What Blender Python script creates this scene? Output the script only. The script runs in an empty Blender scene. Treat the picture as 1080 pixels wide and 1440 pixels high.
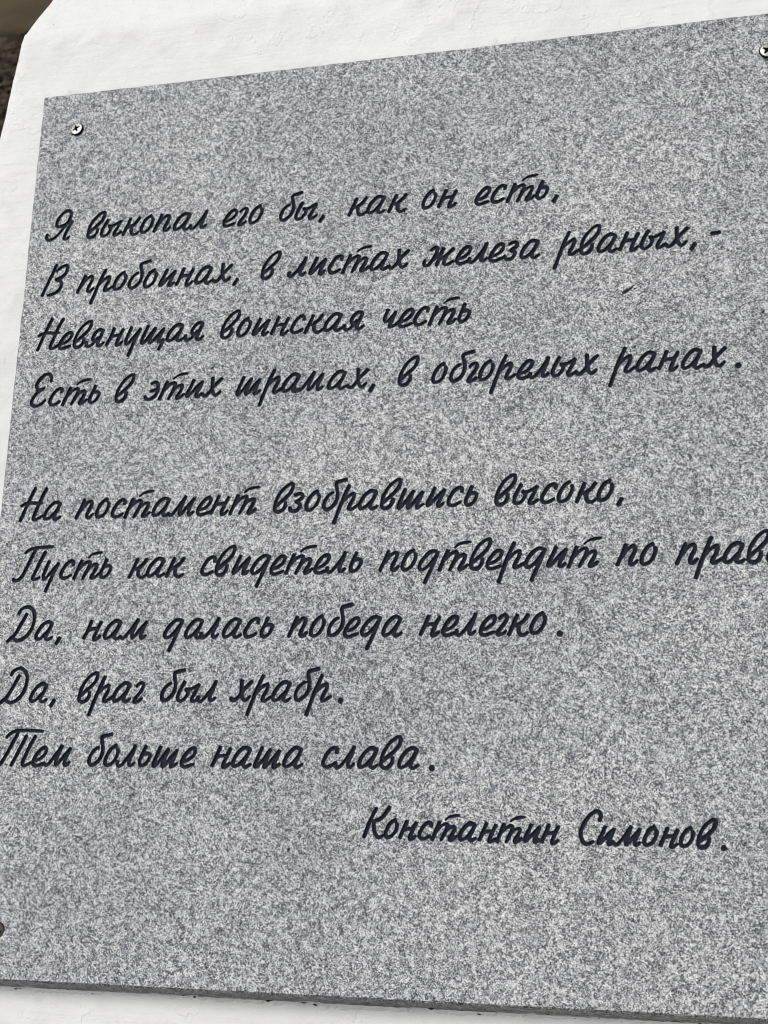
import bpy, bmesh, math, random, json
import numpy as np
from mathutils import Matrix, Vector, noise
from mathutils.geometry import delaunay_2d_cdt
random.seed(7); np.random.seed(7)
rad = math.radians
S = bpy.context.scene
COL = S.collection
MM = 0.001

# ------------------------------------------------------------------ frame of the sloping stone face
TILT = rad(40)                      # slope of the plaque above the horizontal
# local frame of the plaque, millimetres: x right, y up the slope, z out of the stone, origin at its top left corner
BASE = Matrix.Translation((-0.264, 0.0, 1.02)) @ Matrix.Rotation(TILT, 4, 'X')
PLQ = BASE @ Matrix.Scale(MM, 4)

# ------------------------------------------------------------------ camera
CAM_R = [[0.96352943, -0.03721777, 0.26500165], [-0.03395726, 0.96527146, 0.25903263], [-0.26543914, -0.25858429, 0.92880365]]
CAM_T = [-242.249, -295.5955, 1095.9024]
R_ = np.array(CAM_R); T_ = np.array(CAM_T)
C_ = -R_.T @ T_                     # camera centre, x right, y down, z into the stone
flip = np.diag([1.0, -1.0, -1.0])
Rc = flip @ R_.T @ flip             # camera axes in the plaque frame (x right, y up, z back)
mloc = Matrix([[Rc[0][0], Rc[0][1], Rc[0][2], C_[0]*MM],
               [Rc[1][0], Rc[1][1], Rc[1][2], -C_[1]*MM],
               [Rc[2][0], Rc[2][1], Rc[2][2], -C_[2]*MM],
               [0, 0, 0, 1]])
cd = bpy.data.cameras.new('camera')
cd.sensor_fit = 'VERTICAL'; cd.sensor_height = 36.0; cd.sensor_width = 27.0
cd.lens = 36.0*2164/1440
cd.clip_start = 0.05; cd.clip_end = 200
cd.dof.use_dof = True; cd.dof.focus_distance = 0.93; cd.dof.aperture_fstop = 20.0
cam = bpy.data.objects.new('camera', cd); COL.objects.link(cam)
cam.matrix_world = BASE @ mloc
S.camera = cam
S.cycles.pixel_filter_type = 'BLACKMAN_HARRIS'; S.cycles.filter_width = 1.0
S.render.resolution_x = 768; S.render.resolution_y = 1024

# ------------------------------------------------------------------ light: bright overcast
SUN_LOCAL = Vector((-0.38, 0.42, 0.82)).normalized()
sd = (BASE.to_3x3() @ SUN_LOCAL).normalized()
elev = math.asin(sd.z); azi = math.atan2(sd.x, sd.y)
w = bpy.data.worlds.new('World'); S.world = w; w.use_nodes = True
nt = w.node_tree; nt.nodes.clear()
sky = nt.nodes.new('ShaderNodeTexSky'); sky.sky_type = 'NISHITA'; sky.sun_disc = False
sky.sun_elevation = elev; sky.sun_rotation = azi
sky.air_density = 1.0; sky.dust_density = 4.0; sky.ozone_density = 1.0
hs = nt.nodes.new('ShaderNodeHueSaturation'); hs.inputs['Saturation'].default_value = 0.10
bg = nt.nodes.new('ShaderNodeBackground'); bg.inputs['Strength'].default_value = 0.13
wo = nt.nodes.new('ShaderNodeOutputWorld')
nt.links.new(sky.outputs[0], hs.inputs['Color']); nt.links.new(hs.outputs[0], bg.inputs[0]); nt.links.new(bg.outputs[0], wo.inputs[0])
sl = bpy.data.lights.new('sun', 'SUN'); sl.energy = 1.1; sl.angle = rad(25); sl.color = (1.0, 0.985, 0.96)
so = bpy.data.objects.new('sun', sl); COL.objects.link(so)
so.rotation_euler = sd.to_track_quat('Z', 'Y').to_euler()
S.view_settings.view_transform = 'Standard'; S.view_settings.look = 'None'
S.view_settings.gamma = 1.0; S.view_settings.exposure = 0.04

# ------------------------------------------------------------------ helpers
def mesh_obj(name, verts, faces, mat, parent=None, smooth=False, matrix=None):
    me = bpy.data.meshes.new(name)
    me.from_pydata([tuple(v) for v in verts], [], [tuple(f) for f in faces])
    if smooth: me.shade_smooth()
    me.materials.append(mat); me.update()
    o = bpy.data.objects.new(name, me); COL.objects.link(o)
    if parent: o.parent = parent
    if matrix is not None: o.matrix_world = matrix
    return o
def tag(o, label, cat, group=None):
    o['label'] = label; o['category'] = cat
    if group: o['group'] = group
def empty(name, matrix):
    o = bpy.data.objects.new(name, None); COL.objects.link(o); o.matrix_world = matrix
    o.empty_display_size = 0.05
    return o
class NT:
    def __init__(s, name):
        s.m = bpy.data.materials.new(name); s.m.use_nodes = True; s.t = s.m.node_tree
        s.t.nodes.clear(); s.out = s.t.nodes.new('ShaderNodeOutputMaterial')
        s.b = s.t.nodes.new('ShaderNodeBsdfPrincipled'); s.t.links.new(s.b.outputs[0], s.out.inputs[0])
    def n(s, typ, **kw):
        x = s.t.nodes.new('ShaderNode'+typ)
        for k, v in kw.items():
            if hasattr(x, k): setattr(x, k, v)
            else: s.link(v, x.inputs[k]) if hasattr(v, 'is_output') else setattr(x.inputs[k], 'default_value', v)
        return x
    def link(s, a, b): s.t.links.new(a, b)
    def math(s, op, a, b=0.0, c=0.0, clamp=False):
        x = s.t.nodes.new('ShaderNodeMath'); x.operation = op; x.use_clamp = clamp
        for i, v in enumerate((a, b, c)):
            if hasattr(v, 'is_output'): s.link(v, x.inputs[i])
            else: x.inputs[i].default_value = v
        return x.outputs[0]
    def noise(s, vec, scale, detail=2.0, rough=0.5, dim='3D'):
        x = s.t.nodes.new('ShaderNodeTexNoise'); x.inputs['Scale'].default_value = scale
        x.inputs['Detail'].default_value = detail; x.inputs['Roughness'].default_value = rough
        s.link(vec, x.inputs['Vector']); return x
    def ramp(s, fac, stops, interp='LINEAR'):
        x = s.t.nodes.new('ShaderNodeValToRGB'); x.color_ramp.interpolation = interp
        e = x.color_ramp.elements
        while len(e) < len(stops): e.new(0.5)
        for i, (p, c) in enumerate(stops):
            e[i].position = p; e[i].color = (*c, 1) if isinstance(c, tuple) else (c, c, c, 1)
        s.link(fac, x.inputs[0]); return x.outputs[0]
    def mix(s, fac, a, b, mode='MIX'):
        x = s.t.nodes.new('ShaderNodeMix'); x.data_type = 'RGBA'; x.blend_type = mode
        for i, v in ((0, fac), (6, a), (7, b)):
            if hasattr(v, 'is_output'): s.link(v, x.inputs[i])
            elif i == 0: x.inputs[i].default_value = v
            else: x.inputs[i].default_value = (*v, 1) if isinstance(v, tuple) else (v, v, v, 1)
        return x.outputs[2]
    def bump(s, h, strength, dist, prev=None):
        x = s.t.nodes.new('ShaderNodeBump'); x.inputs['Strength'].default_value = strength
        x.inputs['Distance'].default_value = dist; s.link(h, x.inputs['Height'])
        if prev is not None: s.link(prev, x.inputs['Normal'])
        return x.outputs[0]
    def obj(s): return s.t.nodes.new('ShaderNodeTexCoord').outputs['Object']
    def map(s, vec, loc=(0,0,0), rot=(0,0,0), sc=(1,1,1)):
        x = s.t.nodes.new('ShaderNodeMapping'); s.link(vec, x.inputs[0])
        x.inputs[1].default_value = loc; x.inputs[2].default_value = rot; x.inputs[3].default_value = sc
        return x.outputs[0]

# ------------------------------------------------------------------ materials (object space of the plaque pieces is millimetres)
def mat_granite(darker=False):
    g = NT('darker_granite_edge' if darker else 'grey_granite'); P = g.map(g.obj(), loc=(13.71, 7.37, 5.43), rot=(0.31, -0.24, 0.4))
    wn = g.noise(P, 1.2, 2.0)
    off = g.t.nodes.new('ShaderNodeVectorMath'); off.operation = 'MULTIPLY_ADD'
    g.link(wn.outputs['Color'], off.inputs[0]); off.inputs[1].default_value = (0.75, 0.75, 0.75); g.link(P, off.inputs[2])
    Q = off.outputs[0]
    # pale feldspar and grey quartz: irregular cells of two sizes, each of its own grey
    v1 = g.t.nodes.new('ShaderNodeTexVoronoi'); v1.inputs['Scale'].default_value = 0.58; g.link(Q, v1.inputs['Vector'])
    v2 = g.t.nodes.new('ShaderNodeTexVoronoi'); v2.inputs['Scale'].default_value = 1.5; g.link(Q, v2.inputs['Vector'])
    s1 = g.t.nodes.new('ShaderNodeSeparateColor'); g.link(v1.outputs['Color'], s1.inputs[0])
    s2 = g.t.nodes.new('ShaderNodeSeparateColor'); g.link(v2.outputs['Color'], s2.inputs[0])
    clus = g.noise(P, 0.20, 3.0, 0.6).outputs[0]
    fine = g.noise(P, 2.6, 2.0, 0.6).outputs[0]
    a = g.math('MULTIPLY', s1.outputs[0], 0.34)
    b = g.math('MULTIPLY_ADD', s2.outputs[1], 0.40, a)
    d = g.math('MULTIPLY_ADD', fine, 0.55, b)            # mean 0.645
    col = g.ramp(d, [(0.34, (0.08, 0.082, 0.092)), (0.48, (0.245, 0.248, 0.258)), (0.61, (0.42, 0.423, 0.428)),
                     (0.74, (0.64, 0.642, 0.637)), (0.90, (0.79, 0.79, 0.77))])
    # biotite: small black flakes, crowding in clusters
    k1 = g.noise(Q, 1.05, 2.5, 0.66).outputs[0]
    k2 = g.math('MULTIPLY_ADD', g.math('SUBTRACT', clus, 0.5), 0.30, k1)
    dark = g.ramp(k2, [(0.50, 0.0), (0.565, 0.64), (0.635, 1.0)])
    col = g.mix(dark, col, (0.040, 0.041, 0.049))
    big = g.ramp(g.noise(g.map(P, loc=(130, 60, 0)), 0.0058, 4.0, 0.58).outputs[0], [(0.36, (0.82, 0.83, 0.875)), (0.60, (0.955, 0.96, 0.965))])
    col = g.mix(1.0, col, big, 'MULTIPLY')
    if darker: col = g.mix(1.0, col, g.ramp(g.noise(P, 0.12, 4.0, 0.65).outputs[0], [(0.3, (0.34, 0.335, 0.32)), (0.7, (0.68, 0.675, 0.66))]), 'MULTIPLY')  # edge variant: the same granite multiplied darker by a noise
    g.link(col, g.b.inputs['Base Color'])
    g.b.inputs['Roughness'].default_value = 0.62; g.b.inputs['Specular IOR Level'].default_value = 0.35
    h = g.math('MULTIPLY_ADD', fine, 0.6, s2.outputs[0])
    g.link(g.bump(h, 0.35, 0.00025), g.b.inputs['Normal'])
    return g.m
def mat_paint():
    g = NT('navy_engraving_paint'); P = g.obj()
    n = g.noise(P, 0.5, 3.0).outputs[0]
    col = g.ramp(n, [(0.3, (0.0075, 0.0090, 0.0200)), (0.7, (0.0125, 0.0148, 0.0290))])
    g.link(col, g.b.inputs['Base Color']); g.b.inputs['Roughness'].default_value = 0.6
    g.b.inputs['Specular IOR Level'].default_value = 0.16
    g.link(g.bump(g.noise(P, 1.6, 3.0, 0.6).outputs[0], 0.5, 0.0003), g.b.inputs['Normal'])
    return g.m
def mat_white():
    g = NT('whitewashed_plaster'); P = g.obj()
    n1 = g.noise(P, 0.006, 4.0, 0.6).outputs[0]
    streak = g.noise(g.map(P, rot=(0, 0, 0.04), sc=(0.02, 0.26, 0.15)), 1.0, 4.0, 0.65).outputs[0]
    blot = g.noise(P, 0.045, 5.0, 0.62).outputs[0]
    fine = g.noise(P, 0.9, 3.0, 0.6).outputs[0]
    col = g.ramp(n1, [(0.3, (0.75, 0.75, 0.74)), (0.7, (0.805, 0.805, 0.80))])
    col = g.mix(g.ramp(blot, [(0.52, 0.0), (0.75, 0.55)]), col, (0.66, 0.655, 0.635))
    col = g.mix(g.ramp(streak, [(0.57, 0.0), (0.76, 0.38)]), col, (0.64, 0.635, 0.62))
    # pin-head dirt
    v = g.t.nodes.new('ShaderNodeTexVoronoi'); v.inputs['Scale'].default_value = 0.035; g.link(P, v.inputs['Vector'])
    sp = g.t.nodes.new('ShaderNodeSeparateColor'); g.link(v.outputs['Color'], sp.inputs[0])
    pin = g.math('MULTIPLY', g.math('LESS_THAN', v.outputs['Distance'], g.math('MULTIPLY', sp.outputs[1], 0.035)), g.math('GREATER_THAN', sp.outputs[0], 0.45))
    col = g.mix(g.math('MULTIPLY', pin, 0.7), col, (0.16, 0.15, 0.14))
    g.link(col, g.b.inputs['Base Color']); g.b.inputs['Roughness'].default_value = 0.85
    g.b.inputs['Specular IOR Level'].default_value = 0.2
    b1 = g.bump(streak, 0.5, 0.0011)
    b2 = g.bump(blot, 0.6, 0.0035, b1)
    # ridges where old coats have flaked: the edge of a noise step
    step = g.ramp(g.noise(P, 0.018, 5.0, 0.6).outputs[0], [(0.575, 0.0), (0.585, 1.0)])
    b3 = g.bump(step, 0.4, 0.0008, b2)
    b4 = g.bump(fine, 0.35, 0.00035, b3)
    g.link(b4, g.b.inputs['Normal'])
    return g.m
def mat_simple(name, c1, c2, scale, rough=0.8, metal=0.0, bump=0.0, bdist=0.001, spec=0.5):
    g = NT(name); P = g.obj()
    n = g.noise(P, scale, 4.0, 0.6).outputs[0]
    g.link(g.ramp(n, [(0.32, c1), (0.68, c2)]), g.b.inputs['Base Color'])
    g.b.inputs['Roughness'].default_value = rough; g.b.inputs['Metallic'].default_value = metal
    g.b.inputs['Specular IOR Level'].default_value = spec
    if bump: g.link(g.bump(n, bump, bdist), g.b.inputs['Normal'])
    return g.m
def mat_soil():
    g = NT('brown_soil'); P = g.obj()
    a = g.noise(P, 2.0, 6.0, 0.65).outputs[0]; b = g.noise(P, 26.0, 5.0, 0.7).outputs[0]
    c = g.ramp(a, [(0.35, (0.036, 0.026, 0.018)), (0.65, (0.075, 0.055, 0.037))])
    c = g.mix(g.ramp(b, [(0.42, 0.0), (0.62, 0.75)]), c, (0.016, 0.011, 0.008))
    c = g.mix(g.ramp(g.noise(P, 60.0, 2.0).outputs[0], [(0.6, 0.0), (0.7, 0.5)]), c, (0.11, 0.085, 0.06))
    g.link(c, g.b.inputs['Base Color']); g.b.inputs['Roughness'].default_value = 0.95
    g.b.inputs['Specular IOR Level'].default_value = 0.15
    g.link(g.bump(b, 0.8, 0.02), g.b.inputs['Normal']); return g.m
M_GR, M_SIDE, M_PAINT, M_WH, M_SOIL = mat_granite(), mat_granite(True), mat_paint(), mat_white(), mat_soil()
M_ZINC = mat_simple('zinc_plated_steel', (0.46, 0.46, 0.41), (0.66, 0.66, 0.59), 0.8, 0.38, 1.0, 0.15, 0.0002)
M_NEAR_BLACK = mat_simple('near_black_matte', (0.006, 0.006, 0.005), (0.014, 0.013, 0.011), 1.5, 0.9, 0.0, 0.4, 0.0003, 0.1)  # near-black matte for the cross recess and the ring under the head
M_GRIT = mat_simple('dark_mortar_grit', (0.012, 0.011, 0.010), (0.075, 0.068, 0.055), 0.6, 0.95, 0.0, 0.3, 0.0003, 0.1)
M_PATH = mat_simple('trodden_olive_earth', (0.056, 0.043, 0.025), (0.084, 0.066, 0.040), 5.0, 0.95, 0.0, 0.5, 0.008, 0.15)
M_LEAF = mat_simple('dry_leaf', (0.045, 0.030, 0.019), (0.085, 0.060, 0.038), 30.0, 0.8, 0.0, 0.3, 0.002, 0.2)
M_STONE = mat_simple('dusty_pebble', (0.055, 0.048, 0.038), (0.115, 0.10, 0.078), 20.0, 0.9, 0.0, 0.4, 0.003, 0.2)

# ------------------------------------------------------------------ the ground
def ground():
    n = 110; R = 180.0; vs = []; fs = []
    cx, cy = -0.6, 1.6
    for j in range(n+1):
        for i in range(n+1):
            u = (i/n*2-1); v = (j/n*2-1)
            x = cx + R*math.copysign(abs(u)**3.6, u); y = cy + R*math.copysign(abs(v)**3.6, v)
            z = 0.02*noise.noise(Vector((x*1.3, y*1.3, 0))) + 0.008*noise.noise(Vector((x*9, y*9, 3)))
            vs.append((x, y, z))
    for j in range(n):
        for i in range(n):
            a = j*(n+1)+i; fs.append((a, a+1, a+n+2, a+n+1))
    o = mesh_obj('ground', vs, fs, M_SOIL, smooth=True); o['kind'] = 'structure'
ground()
def trodden_path(y0):
    # a low bank of trodden earth behind the plinth
    vs = []; fs = []; nx, ny = 240, 14
    for i in range(nx+1):
        x = -12 + 20*i/nx
        e = y0 + 0.012*noise.noise(Vector((x*7, 0, 5))) + 0.03*noise.noise(Vector((x*1.5, 1, 5)))
        for j in range(ny+1):
            t = j/ny
            if j == 0: p = (x, e, -0.05)
            elif j == 1: p = (x, e+0.004, 0.025+0.01*noise.noise(Vector((x*12, 2, 1))))
            else:
                y = e + 0.01 + 3.0*((j-2)/(ny-2))**1.6
                p = (x, y, 0.042 + 0.008*noise.noise(Vector((x*6, y*6, 9))))
            vs.append(p)
    for i in range(nx):
        for j in range(ny):
            a = i*(ny+1)+j; fs.append((a, a+ny+1, a+ny+2, a+1))
    o = mesh_obj('path', vs, fs, M_PATH, smooth=True); o['kind'] = 'structure'
trodden_path(3.87)
def litter():
    # pebbles and dry leaves lying on the soil, one object of each
    bm = bmesh.new(); rnd = random.Random(3)
    for k in range(420):
        x = -2.2 + rnd.gauss(0, 0.35); y = 3.4 + rnd.gauss(0, 0.30)
        if y > 3.87-0.02: continue
        r = rnd.choice((0.004, 0.006, 0.009, 0.014))*rnd.uniform(.7, 1.3)
        r0 = bmesh.ops.create_icosphere(bm, subdivisions=1, radius=r)
        m = Matrix.Translation((x, y, 0.01 + (0.04 if y > 3.87+0.02 else 0) + r*.2)) @ Matrix.Rotation(rnd.uniform(0, 6.3), 4, 'Z') @ Matrix.Diagonal((1.3, rnd.uniform(.7, 1.1), .6, 1))
        for v in r0['verts']: v.co *= rnd.uniform(.8, 1.2); v.co = m @ v.co
    me = bpy.data.meshes.new('pebbles'); bm.to_mesh(me); bm.free(); me.materials.append(M_STONE)
    o = bpy.data.objects.new('pebbles', me); COL.objects.link(o); o['kind'] = 'stuff'
    tag(o, 'scattered small grey pebbles on the brown soil behind the plinth', 'pebbles')
    vs = []; fs = []
    for k in range(700):
        x = -2.2 + rnd.gauss(0, 0.4); y = 3.4 + rnd.gauss(0, 0.25)
        if y > 3.87+0.0: continue
        L = rnd.uniform(.012, .035); W = L*rnd.uniform(.35, .6)
        m = Matrix.Translation((x, y, 0.022+rnd.uniform(0, .012))) @ Matrix.Rotation(rnd.uniform(0, 6.3), 4, 'Z') @ Matrix.Rotation(rnd.uniform(-.5, .5), 4, 'X')
        b = len(vs)
        for (a, c) in ((-1, 0), (-.4, .8), (.3, .9), (1, 0), (.3, -.9), (-.4, -.8)):
            vs.append(m @ Vector((a*L, c*W, .25*L*(a*a) + rnd.uniform(0, .002))))
        vs.append(m @ Vector((0, 0, -.1*W)))
        for q in range(6): fs.append((b+q, b+(q+1) % 6, b+6))
    o = mesh_obj('leaf_litter', vs, fs, M_LEAF); o['kind'] = 'stuff'
    tag(o, 'dry brown leaves scattered on the dark soil behind the plinth', 'leaves')
litter()

# ------------------------------------------------------------------ the whitewashed plinth (its frame: the plaque's, in mm)
ZF = -16.6
def plinth():
    # upper slope leans back a further 25 degrees past a soft ridge at y = +62
    delta = rad(27); yr = 62.0
    top = 260.0
    hipdx = 0.138                         # how far the hip edge moves inwards per mm of upper slope
    ys = list(np.arange(-740, -640, 8.0)) + list(np.arange(-640, -590, 2.2)) + list(np.arange(-590, 40, 6.0)) + list(np.arange(40, 90, 2.5)) + list(np.arange(90, yr+top, 7.0))
    def xl(y):
        if y <= yr: return -42.0 + (y+17.8)*0.1031
        return -42.0 + (yr+17.8)*0.1031 + (y-yr)*hipdx
    vs = []; nx = 110
    for y in ys:
        a = xl(y); b = 528-a
        if y <= yr: yy, zz = y, ZF
        else:
            s = y-yr; yy, zz = yr+s*math.cos(delta), ZF-s*math.sin(delta)
        rr = 5.0
        if abs(y-yr) < rr: zz -= (rr-abs(y-yr))**2/(4*rr)*math.tan(delta)*1.0
        for i in range(nx+1):
            u = i/nx; u = u - 0.10*math.sin(2*math.pi*u)/(2*math.pi)*3
            x = a+(b-a)*u
            p = Vector((x, yy, zz))
            edge = min(x-a, b-x)
            d = 1.5*noise.noise(Vector((x*.012, y*.012, 1))) + 0.7*noise.noise(Vector((x*.05, y*.05, 4))) + 0.25*noise.noise(Vector((x*.22, y*.22, 6)))
            d += -1.2
            if edge < 3: d -= (3-edge)**2/9
            # edge wander of the hand-trowelled arris
            if i in (0, nx):
                sgn = -1 if i == 0 else 1
                p.x += sgn*(1.3*noise.noise(Vector((y*.03, sgn*3, 2))) + .6*noise.noise(Vector((y*.13, sgn*5, 2))))
            # lump of plaster along the ridge near the left end
            if y > yr-12 and y < yr+6:
                d += 1.6*noise.noise(Vector((x*.08, y*.12, 8)))*math.exp(-((x+5)/60)**2)
            vs.append(Vector((p.x, p.y, p.z+d)))
    ny = len(ys); fs = []
    for j in range(ny-1):
        for i in range(nx):
            a = j*(nx+1)+i; fs.append((a, a+1, a+nx+2, a+nx+1))
    # vertical skirt down to the ground, in world space
    inv = PLQ.inverted()
    ring = [i for i in range(nx+1)] + [j*(nx+1)+nx for j in range(1, ny)] + [(ny-1)*(nx+1)+i for i in range(nx-1, -1, -1)] + [j*(nx+1) for j in range(ny-2, 0, -1)]
    low = []
    for r in ring:
        p = PLQ @ vs[r]; q = Vector((p.x, p.y, -0.06)); vs.append(inv @ q); low.append(len(vs)-1)
    n = len(ring)
    for k in range(n):
        a, b = ring[k], ring[(k+1) % n]; c, d2 = low[(k+1) % n], low[k]
        fs.append((b, a, d2, c))
    fs.append(tuple(low))
    o = mesh_obj('plinth', vs, fs, M_WH, matrix=PLQ, smooth=True)
    try: o.data.set_sharp_from_angle(angle=rad(35))
    except Exception: pass
    tag(o, 'whitewashed masonry plinth with sloping face that carries the grey granite plaque', 'plinth')
    # crumbling paint lip along the lower edge of the plaque
    vs = []; fs = []
    rnd = random.Random(5); x = -2.0
    while x < 536:
        L = rnd.uniform(14, 60); gap = rnd.choice((1.5, 3, 5, 12))
        k = max(4, int(L/1.5)); b = len(vs)
        for i in range(k+1):
            xx = x + L*i/k; e = min(1, min(i, k-i)/1.5)
            w_ = (2.2+1.5*noise.noise(Vector((xx*.12, 0, 3)))+.9*noise.noise(Vector((xx*.6, 0, 3))))*(.3+.7*e)
            h_ = (1.5+.9*noise.noise(Vector((xx*.2, 5, 3))))*(.2+.8*e)
            yb = -605.0+.5*noise.noise(Vector((xx*.3, 9, 3)))
            vs += [(xx, yb, ZF-2.5), (xx, yb-.25, ZF+h_-.9), (xx, yb-w_*.5, ZF+h_-1.0), (xx, yb-w_*1.6, ZF-2.5)]
        for i in range(k):
            for q in range(3): fs.append((b+i*4+q, b+i*4+q+1, b+(i+1)*4+q+1, b+(i+1)*4+q))
        fs += [(b+3, b+2, b+1, b), (b+k*4, b+k*4+1, b+k*4+2, b+k*4+3)]
        x += L+gap
    l = mesh_obj('paint_lip', vs, fs, M_WH, smooth=False); l.parent = o; l.matrix_parent_inverse = Matrix.Identity(4)
    # dark grit and flaked crumbs lodged in the joint
    bm = bmesh.new()
    for k in range(95):
        xx = rnd.uniform(0, 528)
        if noise.noise(Vector((xx*.03, 0, 12))) < -.05: continue
        r0 = bmesh.ops.create_icosphere(bm, subdivisions=1, radius=rnd.uniform(.3, .8))
        m = Matrix.Translation((xx, -605.2-abs(rnd.gauss(0, 0.6)), ZF-.3)) @ Matrix.Rotation(rnd.gauss(0, .3), 4, 'Z') @ Matrix.Diagonal((rnd.uniform(1.2, 3.6), .8, .7, 1))
        for v in r0['verts']: v.co = m @ (v.co*rnd.uniform(.7, 1.25))
    me = bpy.data.meshes.new('joint_grit'); bm.to_mesh(me); bm.free(); me.materials.append(M_GRIT)
    q = bpy.data.objects.new('joint_grit', me); COL.objects.link(q); q.parent = o; q.matrix_parent_inverse = Matrix.Identity(4); q['kind'] = 'stuff'
plinth()

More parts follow.
